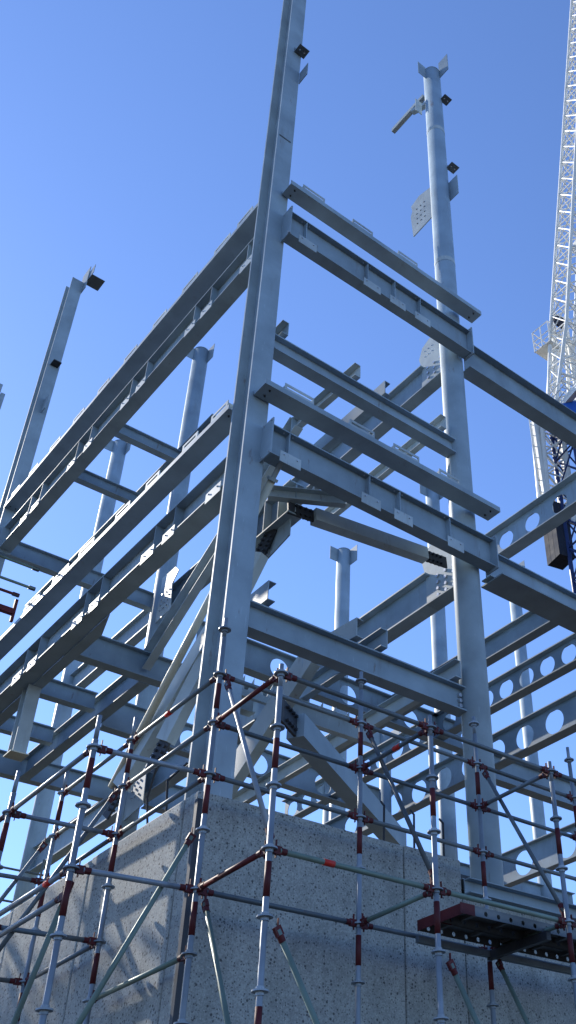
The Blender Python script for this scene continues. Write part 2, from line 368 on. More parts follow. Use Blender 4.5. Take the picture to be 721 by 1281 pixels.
# cellular beams
CG = 'cellular beams with round web openings'
cell_beam('cellular beam with openings just left of and behind the corner column, lower left', (6.50, 16.0, 9.06), (13.2, 16.3, 9.06), .20, .60, 0.175, 1.62, .21, CG)
cell_beam('cellular beam right of the corner column, behind the top of the outer corner scaffold pole', (6.50, 12.8, 9.06), (13.2, 12.95, 9.06), .20, .56, 1.631, 1.50, .19, CG)
cell_beam('cellular beam high on the right, the crane showing through its openings', (13.15, 8.4, 13.74), (13.15, 12.6, 13.74), .32, .76, 1.823, 0.811, .22, CG)
cell_beam('cellular beam right of the round column, three openings in a row against the sky', (11.8, 8.4, 9.06), (11.8, 18.0, 9.06), .22, .52, 1.050, 0.516, .18, CG)
cell_beam('large cellular beam crossing low behind the big round column, from wall top to right edge', (13.35, 8.4, 9.06), (13.35, 18.5, 9.06), .26, .66, 2.866, 0.797, .24, CG)
cell_beam('lowest cellular beam at the right, between the round column foot and the right edge', (18.2, 12.8, 9.06), (18.2, 18.5, 9.06), .26, .80, 1.2, 1.45, .30, CG)
cell_beam('cellular beam far back near the right scaffold poles', (22.3, 13.0, 9.06), (22.3, 18.5, 9.06), .26, .7, 1.2, 1.4, .26, CG)
ibeam('floor_beam', 'plain beam right of the round column, between the wide facade beam and the openings', (10.68, 8.4, 9.06), (10.68, 15.0, 9.06), .20, .42, G_FLOOR)
ibeam('floor_beam', 'cross beam behind the right scaffold poles, running down to the right', (13.5, 13.5, 9.06), (22.0, 13.5, 9.06), .24, .60, G_FLOOR)
ibeam('floor_beam', 'far back cross beam seen behind the scaffold between wall top and round column', (8.8, 18.7, 9.06), (22.0, 18.7, 9.06), .24, .60, G_FLOOR)
ibeam('facade_beam', 'upper right facade beam leaving the big round column towards the right edge', (8.80, 8.50, 13.72), (14.5, 8.50, 13.72), .28, .66, 'facade beams right of the round column')
o = ibeam('facade_beam', 'lower right facade beam with wide bottom plate, leaving the big round column', (8.80, 8.40, 9.00), (14.5, 8.40, 9.00), .20, .50, 'facade beams right of the round column')
MB().box((8.86, 8.12, 8.46), (14.5, 8.58, 8.485)).build('bottom_plate', 'steel', o)

# girder and node with braces under the middle floor
gd = ibeam('stiffened_girder', 'stiffened girder under the toothed stringer, just right of the corner column', (5.72, 8.9, 9.05), (5.72, 10.35, 9.05), .24, .56, G_FLOOR, .02)
for y in (9.15, 9.5, 9.85, 10.3): MB().box((5.60, y - .007, 8.51), (5.712, y + .007, 9.029)).build('stiffener', 'steel2', gd)
MB().plate_yz(5.72, .02, [(9.0, 8.2), (9.5, 8.1), (9.9, 8.3), (9.9, 8.489), (9.0, 8.489)]).build('gusset_plate', 'steel', gd)

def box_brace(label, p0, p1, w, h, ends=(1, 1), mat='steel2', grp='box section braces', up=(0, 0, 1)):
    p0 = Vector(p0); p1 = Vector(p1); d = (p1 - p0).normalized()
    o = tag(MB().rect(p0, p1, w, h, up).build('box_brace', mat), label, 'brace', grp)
    for k, (p, s) in enumerate(((p0, -1), (p1, 1))):
        if not ends[k]: continue
        c = p + d * (s * .16); sd = d.cross(Vector(up)).normalized(); u = sd.cross(d).normalized()
        m = MB()
        m.rect(p, p + d * s * .40, .03, h * .95, up)
        j = m.build('splice_plate', 'dark', o)
        for q in range(4):
            for t in (-1, 1):
                b0 = p + d * s * (.06 + .075 * q) + u * (t * h * .28)
                MB().tube(b0 - sd * .05, b0 + sd * .05, .018, 6).build('bolt', 'dark', j)
    return o
Bx = box_brace('upper plan brace, long pale box between the girder node and the round column splice', (6.010, 8.898, 8.600), (7.934, 8.779, 8.750), .16, .20)
box_brace('lower large box brace going down right behind the scaffold, above the wall top', (5.449, 8.204, 5.000), (8.546, 10.197, 5.000), .20, .27, (1, 0), 'steel')
box_brace('box brace with dark spliced foot, left of the corner column', (5.62, 9.55, 8.15), (5.200, 10.711, 5.728), .16, .20)
box_brace('long box brace running down behind the cream prop, left of the corner column', (5.400, 9.916, 7.396), (5.100, 11.550, 5.401), .16, .22, (0, 1))
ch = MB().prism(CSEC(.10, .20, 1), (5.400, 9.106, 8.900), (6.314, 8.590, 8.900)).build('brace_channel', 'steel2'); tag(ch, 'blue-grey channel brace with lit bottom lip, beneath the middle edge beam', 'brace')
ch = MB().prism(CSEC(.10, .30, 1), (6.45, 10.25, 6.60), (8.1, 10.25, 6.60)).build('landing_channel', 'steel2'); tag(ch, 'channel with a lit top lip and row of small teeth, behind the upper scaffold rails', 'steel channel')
for k in range(6):
    x = 6.72 + k * .23
    MB()._plate([Vector((x, 10.3, 6.61)), Vector((x + .10, 10.3, 6.61)), Vector((x + .10, 10.3, 6.78))], Vector((0, .01, 0))).build('tread_cleat', 'steel', ch)
# cream push-pull prop
p0 = Vector((5.050, 8.177, 8.675)); p1 = Vector((5.050, 11.724, 5.450)); d = (p1 - p0).normalized()
pr = tag(MB().tube(p0 + d * .35, p1, .052, 16).build('push_pull_prop', 'cream', smooth=True), 'cream round steel prop leaning down left from the middle edge beam bracket', 'prop')
MB().tube(p0, p0 + d * .4, .034, 12).build('screw_end', 'steel2', pr)
MB().tube(p0 + d * .33, p0 + d * .37, .075, 12).build('collar', 'steel2', pr)
MB().tube(p0 + d * 1.1, p0 + d * 1.13, .062, 12).build('collar', 'cream', pr)
# hanging post
hp = tag(MB().prism([(-.11, -.12), (.11, -.12), (.11, -.1), (.007, -.1), (.007, .1), (.11, .1), (.11, .12), (-.11, .12), (-.11, .1), (-.007, .1), (-.007, -.1), (-.11, -.1)], (5.02, 15.55, 8.56), (5.02, 15.55, 7.35), (0, 1, 0)).build('hanging_post', 'steel2'), 'short post hanging below the lower left edge beam with a plate at its foot', 'steel post')
MB().box((4.87, 15.40, 7.33), (5.17, 15.70, 7.35)).build('foot_plate', 'cream', hp)

# ------------------------------------------------------------------ columns
def hcol(label, x0, x1, y0, y1, z0, z1, tf=.028, tw=.018, grp='H section columns'):
    m = MB(); xc = (x0 + x1) / 2
    m.box((x0, y0, z0), (x1, y0 + tf, z1)); m.box((x0, y1 - tf, z0), (x1, y1, z1)); m.box((xc - tw / 2, y0 + tf, z0), (xc + tw / 2, y1 - tf, z1))
    return tag(m.build('steel_column', 'steel'), label, 'steel column', grp)
def angle_cleat(parent, x, y, z, w=.22, dpt=.20, h=.16, dirn=(0, -1)):
    """angle cleat: a shelf with two holes and an upstand"""
    m = MB(); dx, dy = dirn
    if dy:
        y1 = y + dy * dpt; lo, hi = min(y, y1), max(y, y1)
        m.box((x - w / 2, lo, z), (x + w / 2, hi, z + .012)); m.box((x - w / 2, y - .006 if dy > 0 else y - .012, z + .012), (x + w / 2, y + .012 if dy > 0 else y, z + h))
    c = m.build('angle_cleat', 'tube', parent)  # darker material than the column: shade of the underside put into the colour
    for k in (-.05, .05): MB().tube((x + k, y + dy * dpt * .55, z - .008), (x + k, y + dy * dpt * .55, z + .02), .017, 8).build('bolt', 'bolt', c)
    return c
mc = hcol('tall H section corner column rising out of the top of the photo', 4.54, 4.85, 8.36, 8.76, -1.6, 26)
angle_cleat(mc, 4.80, 8.36, 18.95)
MB().box((4.853, 8.10, 17.95), (4.865, 8.36, 18.35)).build('fin_plate', 'steel', mc)
MB().box((4.57, 8.352, 15.9), (4.80, 8.358, 15.93)).build('splice_mark', 'tube', mc)
lc = hcol('tall H section column ending the left face, dark cleat at its top', 4.55, 4.86, 18.72, 19.14, -1.6, 22.3)
MB().box((4.862, 18.5, 21.9), (4.88, 18.95, 22.8)).build('fin_plate', 'steel', lc)
MB().box((4.885, 18.28, 22.25), (5.26, 18.70, 22.27)).build('shelf_plate', 'tube', lc)  # dark colour carries the shade of the shelf's underside
MB().box((4.885, 18.2, 22.28), (4.90, 18.70, 22.6)).build('upstand_plate', 'steel', lc)
MB().box((4.62, 18.5, 18.9), (4.82, 18.712, 18.93)).build('angle_cleat', 'dark', lc)  # underside shade put into this cleat's dark colour
MB().box((4.72, 18.5, 17.3), (4.74, 18.712, 17.75)).build('fin_plate', 'steel', lc)
lc2 = hcol('cut H section column at the left edge of the photo, halfway up', 4.40, 4.72, 23.6, 24.0, -1.6, 22.2)
MB().box((4.724, 23.5, 21.2), (4.84, 23.9, 21.8)).build('fin_plate', 'steel', lc2)

def rcol(label, x, y, r, z1, grp='round columns', z0=-1.6, mat='steel', fins=True):
    o = tag(MB().tube((x, y, z0), (x, y, z1), r, 48).build('round_column', mat, smooth=True), label, 'steel column', grp)
    MB().tube((x, y, z1 + .001), (x, y, z1 + .02), r + .004, 48).build('cap_plate', mat, o)
    if fins:
        MB().box((x + r * .6, y - r - .28, z1 - .5), (x + r * .6 + .014, y - r * .6, z1 + .05)).build('fin_plate', 'steel', o)
        MB().box((x - r - .26, y + .02, z1 - .42), (x - r * .9, y + .034, z1 + .03)).build('fin_plate', 'steel', o)
    return o
rc = rcol('big round column right of the corner column, fittings up its top', 8.58, 8.60, .20, 23.3, fins=False)
MB().box((8.66, 8.12, 23.0), (8.674, 8.43, 23.7)).build('fin_plate', 'steel', rc)
MB().box((8.15, 8.60, 22.9), (8.39, 8.612, 23.4)).build('fin_plate', 'steel', rc)
MB().box((8.72, 8.20, 18.1), (8.734, 8.47, 18.75)).build('fin_plate', 'steel', rc)
angle_cleat(rc, 8.74, 8.46, 22.0); angle_cleat(rc, 8.78, 8.46, 19.25)
for z in (20.6, 15.9): MB().tube((8.58, 8.60, z), (8.58, 8.60, z + .12), .204, 48).build('weld_band', 'steel2', rc)
MB().plate_yz(8.50, .02, [(8.79, 18.75), (9.15, 18.85), (9.42, 18.75), (9.38, 18.55), (9.44, 18.4), (9.38, 17.65), (8.79, 17.7)]).build('gusset_plate', 'steel2', rc)
m = MB(); 
for y in (9.0, 9.12, 9.24):
    for z in (17.95, 18.12, 18.29, 18.46): m.tube((8.485, y, z), (8.495, y, z), .018, 8)
m.build('bolt_holes', 'black', rc)
arm = MB().rect((8.48, 8.80, 22.45), (8.48, 9.95, 22.45), .10, .12).build('outrigger_arm', 'steel2', rc)
MB().rect((8.52, 8.79, 22.12), (8.46, 9.2, 22.30), .12, .10).build('bracket_box', 'steel', rc)
MB().box((8.22, 8.82, 21.6), (8.40, 8.84, 22.1)).build('fin_plate', 'steel2', rc)
rb = rcol('back round column left of the corner column, rising against the sky', 8.50, 18.72, .215, 22.1)
gp = MB().plate_yz(8.36, .02, [(18.6, 13.95), (17.95, 13.95), (17.75, 13.75), (18.0, 13.5), (17.9, 12.75), (18.6, 12.7)]).build('gusset_plate', 'steel2', rb)
bolts(gp, [(8.345, y, z) for y in (18.1, 18.25, 18.4) for z in (12.95, 13.1, 13.25, 13.4)], (1, 0, 0), .022, .03)
gp = MB().plate_yz(8.36, .02, [(18.6, 9.3), (17.9, 9.3), (17.8, 8.1), (18.6, 8.0)]).build('gusset_plate', 'steel2', rb)
bolts(gp, [(8.345, y, z) for y in (18.05, 18.2, 18.35) for z in (8.4, 8.55, 8.7, 8.85, 9.0)], (1, 0, 0), .022, .03)
rcol('rear round column between the two left joists, pale and thin', 8.60, 23.8, .215, 22.2)
rcol('middle round column with two fins on top, standing behind the lowest beam', 13.85, 18.85, .20, 17.45)
o = rcol('round column close behind the left edge of the big round column', 15.2, 16.4, .20, 19.0)
rcol('far round column right of the big one, below the wide facade beam', 20.9, 18.7, .20, 20.0)
rcol('slim round column behind the wall top, lower middle', 12.946, 15.895, .13, 10.2)
rcol('slim round column half hidden by the splice beam, seen low between outer poles', 15.197, 21.096, .14, 11.4)

# ------------------------------------------------------------------ concrete core walls
ZT = 3.88
def panel(label, lo, hi):
    o = MB().box(lo, hi).build('concrete_wall_panel', 'concrete')
    md = o.modifiers.new('bevel', 'BEVEL'); md.width = .02; md.segments = 2
    return tag(o, label, 'concrete wall', 'precast concrete wall panels')
panel('speckled concrete wall panel at the corner, facing right, between corner and first joint', (4.25, 7.93, -1.6), (6.70, 8.18, ZT))
panel('narrow speckled concrete wall panel between the dark joint and the step in the wall top', (6.712, 7.93, -1.6), (7.52, 8.18, ZT + .01))
panel('lower concrete wall panel right of the step, under the steel coping', (7.532, 7.932, -1.6), (12.5, 8.18, 3.50))
panel('speckled concrete wall panel facing left, dappled with sunlight, next to the corner', (4.25, 8.192, -1.6), (4.50, 10.06, ZT))
panel('left concrete wall panel between the two joints, dappled with sunlight', (4.25, 10.072, -1.6), (4.50, 12.0, ZT - .01))
panel('left concrete wall panel farthest from the corner', (4.252, 12.012, -1.6), (4.50, 18.0, ZT - .02))
tag(MB().box((4.195, 7.83, -1.6), (4.245, 7.88, 3.75)).build('corner_batten', 'dark'), 'thin dark upright batten right at the wall corner, behind the corner scaffold pole', 'batten')
cp = tag(MB().prism(CSEC(.10, .16, 1), (7.55, 7.93, 3.68), (12.5, 7.93, 3.68)).build('steel_coping', 'steel'), 'blue-grey steel coping channel on the lower wall beside the big round column', 'coping')
MB().box((7.55, 7.945, 3.69), (12.5, 8.25, 3.70)).build('top_plate', 'steel', cp)
tag(MB().box((7.40, 8.2, 3.55), (7.95, 8.42, 3.86)).build('timber_packer', 'dark'), 'dark beam end wedged at the step in the wall top', 'packer')
def starter(label, pts, r=.012):
    m = MB()
    for a, b in zip(pts, pts[1:]): m.tube(a, b, r, 8)
    return tag(m.build('starter_bar', 'black'), label, 'starter bar', 'black bars standing on the wall top')
for lab, x in (('straight black bar on the wall top, left of the three right ones', 6.504), ('hooked black bar on the wall top beside the dark joint', 6.925), ('black bar on the wall top near the step', 7.354)):
    starter(lab, [(x, 8.02, ZT - .1), (x + .01, 8.02, ZT + .42), (x + .03, 8.10, ZT + .50)])
starter('bent black bar on the left wall top nearest the corner column', [(4.38, 8.75, ZT - .1), (4.38, 8.85, ZT + .45), (4.50, 8.7, ZT + .62)])
starter('bent black bar on the left wall top, farther from the corner column', [(4.38, 9.1, ZT - .1), (4.38, 9.25, ZT + .40), (4.36, 9.1, ZT + .68)])
lv = MB()
for k in range(14): lv.box((5.2, 20.2, 3.0 + k * .22), (9.5, 20.26, 3.12 + k * .22))
lv.box((5.2, 20.27, 2.9), (9.5, 20.30, 6.1))
tag(lv.build('louvred_cladding', 'green_louvre'), 'pale green horizontal cladding strips low behind the left scaffold', 'cladding')

# ------------------------------------------------------------------ scaffold
LAT = .29
TR = .0242
XI = [4.06, 5.71, 7.37, 9.00]; YI = 7.43; YO = 6.33
STD = {
 'corner': (4.06, 7.43, 5.42), 'in2': (5.73, 7.43, 5.40), 'in3': (7.37, 7.43, 5.38), 'in4': (8.99, 7.43, 5.46),
 'out1': (4.03, 6.33, 4.38), 'out2': (5.70, 6.33, 4.42), 'out3': (7.34, 6.33, 4.40), 'out4': (9.00, 6.33, 4.40),
 'left1': (4.07, 9.14, 5.06), 'left2': (4.08, 10.76, 5.06), 'lout1': (3.03, 7.52, 4.08), 'lout2': (3.03, 9.20, 4.2), 'lout3': (3.03, 10.85, 4.1),
}
NAME = {'corner': 'inner corner pole', 'in2': 'second inner pole', 'in3': 'third inner pole', 'in4': 'fourth inner pole', 'out1': 'first outer pole', 'out2': 'second outer pole',
 'out3': 'third outer pole', 'out4': 'fourth outer pole', 'left1': 'first left inner pole', 'left2': 'second left inner pole', 'lout1': 'tall left outer pole', 'lout2': 'far left outer pole', 'lout3': 'farthest left outer pole'}
SLAB = {
 'corner': 'scaffold pole standing right at the wall corner in front of the corner column',
 'in2': 'scaffold pole near the wall, top just under the lowest beam, left of the dark joint',
 'in3': 'scaffold pole near the wall standing in front of the big round column',
 'in4': 'scaffold pole near the wall at the right edge, its top against the far cellular beam',
 'out1': 'thick near scaffold pole just right of the wall corner, nearest to the camera',
 'out2': 'near scaffold pole in front of the dark wall joint, beside the deck end',
 'out3': 'near scaffold pole crossing the deck close to the right edge',
 'out4': 'near scaffold pole outside the right edge of the deck',
 'left1': 'slim scaffold pole against the left wall, left of the wall corner',
 'left2': 'short-topped scaffold pole against the left wall, second from the corner',
 'lout1': 'tall near scaffold pole on the left side in front of the left wall',
 'lout2': 'scaffold pole at the left edge of the photo',
 'lout3': 'scaffold pole beyond the left edge pole'}
def rosette_bm(x, y, z):
    m = MB(); m.tube((x, y, z - .006), (x, y, z + .006), .061, 20); m.tube((x, y, z - .03), (x, y, z + .03), .031, 16); return m
def standard(k):
    x, y, zt = STD[k]
    m = MB().tube((x, y, -1.6), (x, y, zt - .22), TR, 16)
    m.tube((x, y, zt - .22), (x, y, zt), TR * .82, 16)
    o = tag(m.build('scaffold_pole', 'galv', smooth=True), SLAB[k], 'scaffold pole', 'upright scaffold poles')
    z = LAT - 1.5
    z = -1.21
    while z < zt:
        if z > -1.3:
            ro = rosette_bm(x, y, z).build('rosette', 'galv', o)
            md = round((z - .79) / .5)
            if md % 2 == 0 and z > 0: MB().tube((x, y, z - .36), (x, y, z - .10), TR + .0015, 16).build('red_band', 'red', o, smooth=True)
        z += .5
    MB().box((x - .07, y - .07, -1.6), (x + .07, y + .07, -1.59)).build('base_plate', 'galv', o)
    return o
for k in STD: standard(k)
def head(parent, p, d, mat='red'):
    """wedge head that grips the rosette: short sleeve, cast claw and wedge"""
    u = Vector((0, 0, 1)); m = MB()
    m.tube(p + d * .10, p + d * .15, TR + .002, 12)
    m.rect(p + d * .035, p + d * .105, .030, .062)
    m.rect(p + d * .058 - u * .06, p + d * .058 + u * .08, .018, .007, up=tuple(d))
    return m.build('wedge_head', mat, parent)
HI = {4.79: 'top', 4.29: 'second', 3.79: 'third', 3.29: 'fourth', 2.79: 'low', 2.59: 'doubled low', 2.29: 'lowest'}
def ledger(a, b, z, mat='tube', heads='red', z2=None, label=None, band=None):
    xa, ya, _ = STD[a]; xb, yb, _ = STD[b]
    p = Vector((xa, ya, z)); q = Vector((xb, yb, z if z2 is None else z2)); d = (q - p).normalized()
    o = MB().tube(p + d * .09, q - d * .09, TR * .93, 14).build('scaffold_rail', mat, smooth=True)
    tag(o, label or '%s scaffold rail from the %s to the %s' % (HI[z], NAME[a], NAME[b]), 'scaffold rail', 'horizontal scaffold rails')
    head(o, p, d, heads); head(o, q, -d, heads)
    if band: 
        c = p + d * band; MB().tube(c, c + d * .10, TR + .002, 14).build('tape_band', 'brightred', o, smooth=True)
    return o
for z in (4.79, 4.29, 3.79, 2.79):
    for a, b in (('corner', 'in2'), ('in2', 'in3'), ('in3', 'in4')):
        ledger(a, b, z)
for z in (4.29, 2.79):
    for a, b in (('out1', 'out2'), ('out2', 'out3'), ('out3', 'out4')):
        ledger(a, b, z, 'gtube' if z < 3 else 'tube', band=.5 if (z < 3 and a == 'out1') else None)
for a, b in (('corner', 'out1'), ('in2', 'out2'), ('in3', 'out3'), ('in4', 'out4')):
    for z in (4.29, 2.79): ledger(a, b, z, 'gtube' if z < 3 and a != 'corner' else ('red' if (a == 'corner' or a == 'in2') and z > 2.7 and a == 'corner' else 'tube'), band=.55 if (a == 'in2' and z > 3) else None)
for z in (4.79, 4.29, 3.79):
    for a, b in (('corner', 'left1'), ('left1', 'left2')): ledger(a, b, z, band=.9 if (z > 4.5 and a == 'corner') else None)
ledger('left1', 'left2', 2.79); ledger('corner', 'left1', 2.29, 'gtube')
ledger('lout1', 'lout2', 3.79, 'galv'); ledger('lout2', 'lout3', 3.79, 'galv')
ledger('lout1', 'lout2', 2.79, 'galv', band=.35); ledger('lout1', 'lout2', 2.59, 'galv'); ledger('lout2', 'lout3', 2.79)
for z in (3.79, 2.79): ledger('lout1', 'corner', z, 'galv'); ledger('lout2', 'left1', z, 'galv' if z > 3 else 'tube'); ledger('lout3', 'left2', z)
def diag(a, za, b, zb, label, mat='tube', off=.045, flat=False):
    xa, ya, _ = STD[a]; xb, yb, _ = STD[b]
    p = Vector((xa, ya, za)); q = Vector((xb, yb, zb)); h = Vector((q.x - p.x, q.y - p.y, 0)).normalized(); s = Vector((h.y, -h.x, 0)) * off
    p = p + s + h * .05; q = q + s - h * .05
    d = (q - p).normalized()
    o = MB().tube(p + d * .06, q - d * .06, TR * .9, 14).build('diagonal_brace', mat, smooth=True)
    tag(o, label, 'scaffold brace', 'diagonal scaffold braces')
    head(o, p, d); head(o, q, -d)
    return o
diag('corner', 4.72, 'out1', 2.86, 'upper diagonal scaffold brace from the wall corner pole to the nearest pole', 'galv', -.05)
diag('corner', 2.72, 'out1', .86, 'lower diagonal scaffold brace leaving the wall corner pole towards the bottom edge', 'gtube', -.05)
diag('in2', 4.72, 'out2', 2.86, 'upper diagonal scaffold brace left of the dark wall joint, second bay', 'tube', -.05)
diag('in3', 4.72, 'out3', 2.86, 'diagonal scaffold brace in front of the big round column foot', 'tube', -.05)
diag('in3', 2.72, 'out3', .86, 'diagonal scaffold brace below the steel deck', 'gtube', -.05)
diag('out1', 2.25, 'out2', -.20, 'diagonal scaffold brace with red head, low beside the nearest pole', 'gtube', .05)
diag('out2', 2.25, 'out3', -.20, 'diagonal scaffold brace with red head, low beside the pole at the deck end', 'gtube', .05)
diag('corner', 3.29, 'lout1', 1.25, 'long diagonal scaffold brace across the left wall from corner pole to bottom', 'gtube', .05)
diag('lout1', 2.75, 'lout2', .35, 'diagonal scaffold brace with red head at bottom left', 'gtube', .05)
diag('left1', 4.25, 'lout2', 2.33, 'diagonal scaffold brace crossing behind the tall left pole', 'tube', .05)
diag('left2', 4.25, 'lout3', 2.33, 'diagonal scaffold brace near the left edge, behind the rails', 'tube', .05)

# steel deck on brackets
DZ = 2.80
dk = tag(MB().box((6.28, 6.62, DZ + .045), (9.3, 6.92, DZ + .06)).build('steel_deck', 'deck'), 'perforated steel scaffold deck with red end, low at the right', 'scaffold deck')
for k, (a, b) in enumerate(((6.62, 6.92), (6.94, 7.24), )):
    m = MB()
    if k: m.box((6.28, a, DZ + .045), (9.3, b, DZ + .06))
    for s_ in (0, 1):
        yy = a if s_ == 0 else b - .008; 
        m.webholes((6.28, yy + .004), (9.3, yy + .004), DZ - .03, DZ + .045, .006, [ .12 + .16 * q for q in range(19)], .022)
    for q in range(7): m.box((6.5 + q * .42, a + .01, DZ + .012), (6.54 + q * .42, b - .01, DZ + .044))
    m.build('plank_channel', 'deck', dk)
    MB().box((6.24, a - .004, DZ - .034), (6.42, a - .001, DZ + .062)).build('red_end', 'red', dk)
    MB().box((6.268, a, DZ - .034), (6.277, b, DZ + .062)).build('red_end', 'red', dk)
MB().rect((7.30, 6.55, DZ - .08), (7.30, 7.36, DZ - .08), .06, .08).build('deck_bracket', 'dark', dk)
MB().rect((6.35, 7.34, DZ - .07), (9.2, 7.34, DZ - .07), .05, .06).build('deck_bearer', 'tube', dk)
# rails and a red bracket poking in from the left edge, high on the far corner
for lab, q, mt in (('highest short rail end poking in at the left edge', (48, 713), 'gtube'), ('second short rail end poking in at the left edge', (43, 737), 'gtube'), ('third short rail end poking in at the left edge, red', (23, 745), 'red')):
    pass
for lab, q, mt in (('highest short rail end poking in at the left edge', (5.363, 18.000, 12.554), 'gtube'), ('second short rail end poking in at the left edge', (5.381, 18.000, 12.075), 'gtube'), ('third and reddest of the short rail ends poking in at the left edge', (5.107, 18.000, 11.801), 'red')):
    q = Vector(q); o = tag(MB().tube(q - Vector((2.2, 0, 0)), q, .03, 10).build('rail_end', mt), lab, 'scaffold rail', 'rail ends at the left edge')
    MB().rect(q - Vector((.12, 0, 0)), q + Vector((.02, 0, 0)), .05, .07).build('wedge_head', 'dark', o)
q = Vector((5.101, 18.000, 11.392))
o = tag(MB().rect(q - Vector((2.2, 0, 0)), q, .10, .12).build('hoist_bracket', 'red'), 'small red bracket frame at the left edge beside the far column', 'bracket')
MB().rect(q - Vector((0, 0, .22)), q + Vector((0, 0, .3)), .06, .06, up=(0, 1, 0)).build('upright', 'red', o)

m = MB()
for x in (4.6, 6.0, 7.4, 8.8): m.tube((x, 19.8, 5.0), (x, 19.8, 7.4), .024, 8)
for z in (5.9, 6.5, 7.1): m.tube((4.4, 19.8, z), (9.0, 19.8, z), .022, 8)
tag(m.build('guardrail', 'tube'), 'thin guardrail seen far behind the left scaffold, against the sky', 'guardrail')

# ------------------------------------------------------------------ tower crane
def lattice(m, A, B, n, r=.07, rl=.035):
    """A, B: four corner points each; lacing between them in n bays"""
    A = [Vector(a) for a in A]; B = [Vector(b) for b in B]
    for a, b in zip(A, B): m.tube(a, b, r, 8)
    for i in range(n + 1):
        t = i / n; ring = [a.lerp(b, t) for a, b in zip(A, B)]
        for k in range(4): m.tube(ring[k], ring[(k + 1) % 4], rl, 6)
        if i < n:
            t2 = (i + 1) / n; tm = (t + t2) / 2
            for k in range(4):
                j = (k + 1) % 4
                m.tube(ring[k], A[j].lerp(B[j], t2), rl, 6)
                if k % 2 == 0 or True: m.tube(ring[j], A[k].lerp(B[k], t2), rl, 6)
CX0, CY0, CZ0 = 37.15, 26.95, 42.4
crane = bpy.data.objects.new('tower_crane', None); col.objects.link(crane); crane.location = (CX0, CY0, -1.6)
tag(crane, 'white luffing tower crane with dark blue mast behind the frame at the right edge', 'tower crane')
crane_off = Vector((-CX0, -CY0, 1.6))
def cpart(m, name, mat, parent=crane):
    if parent is crane: m.v = [v + crane_off for v in m.v]
    else: m.v = [v + crane_off for v in m.v]
    return m.build(name, mat, parent)
fw = Vector((math.sin(R(-167)), math.cos(R(-167)), 0)); sdv = Vector((fw.y, -fw.x, 0)); C0 = Vector((CX0, CY0, 0)); U = Vector((0, 0, 1))
def cor(c, a, b): return [c + fw * (sx * a) + sdv * (sy * b) for sx, sy in ((1, 1), (1, -1), (-1, -1), (-1, 1))]
m = MB(); lattice(m, cor(C0 + U * -1.6, 1.0, 1.0), cor(C0 + U * CZ0, 1.0, 1.0), 20, .13, .06); cpart(m, 'mast', 'blue')
m = MB(); m.tube(C0 + U * (CZ0), C0 + U * (CZ0 + 1.2), 1.35, 24); cpart(m, 'slewing_ring', 'motor')
m = MB(); m.rect(C0 + fw * 2.2 + U * (CZ0 + 1.4), C0 - fw * 1.8 + U * (CZ0 + 1.4), .35, .5, off=(.9, 0)); m.rect(C0 + fw * 2.2 + U * (CZ0 + 1.4), C0 - fw * 1.8 + U * (CZ0 + 1.4), .35, .5, off=(-.9, 0))
for k in range(3):
    c = C0 - fw * (k * 1.2 - 1.0) + U * (CZ0 + 1.4); m.rect(c + sdv * .9, c - sdv * .9, .14, .2)
    m.tube(c + sdv * .9, c - sdv * .9 - fw * 1.5, .06, 6)
cd = cpart(m, 'counter_jib', 'white')
m = MB()
for s_ in (-1, 1):
    for k in range(3):
        c = C0 - fw * (k * 1.2 - 1.0) + sdv * (s_ * 1.4) + U * (CZ0 + 1.5); m.tube(c, c + U * 1.1, .04, 6)
    for h in (0, .55, 1.1): m.tube(C0 + fw * 1.5 + sdv * (s_ * 1.4) + U * (CZ0 + 1.5 + h), C0 - fw * 1.4 + sdv * (s_ * 1.4) + U * (CZ0 + 1.5 + h), .035, 6)
for e in (C0 + fw * 1.2, C0 - fw * 1.4):
    for h in (.55, 1.1): m.tube(e + sdv * 1.4 + U * (CZ0 + 1.5 + h), e - sdv * 1.4 + U * (CZ0 + 1.5 + h), .035, 6)
cpart(m, 'handrail', 'white')
m = MB(); c = C0 + sdv * 1.15 - fw * 1.2 + U * 33.0
for k in range(3): m.rect(c - fw * (k * .42) , c - fw * (k * .42) + U * 3.9, 1.05, .40, up=tuple(fw))
cpart(m, 'counterweight', 'ballast')
m = MB(); c = C0 + sdv * 1.15 - fw * 1.0
lattice(m, [c + sdv * a - fw * b + U * 37.4 for a, b in ((.75, 0), (-.75, 0), (-.75, .9), (.75, .9))], [c + sdv * a - fw * b + U * (CZ0 + 1.2) for a, b in ((.75, -.4), (-.75, -.4), (-.75, .6), (.75, .6))], 4, .14, .06)
for s_ in (-1, 1): m.rect(c + sdv * s_ * .85 + U * 35.6, c + sdv * s_ * .95 + U * (CZ0 + 3.5), .22, .5)
cpart(m, 'hanger_frame', 'white')
m = MB(); c = C0 - fw * 1.0 + sdv * 2.55
for k in range(10): m.tube(c + U * (35.5 + k * .9), c + sdv * -.6 + U * (35.5 + k * .9), .03, 6)
for a in (0, -.6): m.tube(c + sdv * a + U * 35.3, c + sdv * a + U * 44.2, .05, 6)
cpart(m, 'ladder', 'white')
m = MB(); c = C0 + fw * 1.0 - sdv * .4 + U * (CZ0 + 2.4); m.rect(c, c - fw * 2.0, 1.2, 1.3); cpart(m, 'winch_housing', 'white')
m = MB(); c = C0 - fw * .9 + U * (CZ0 + .9); m.tube(c - sdv * .8, c + sdv * .95, .6, 16); cpart(m, 'winch_drum', 'motor')
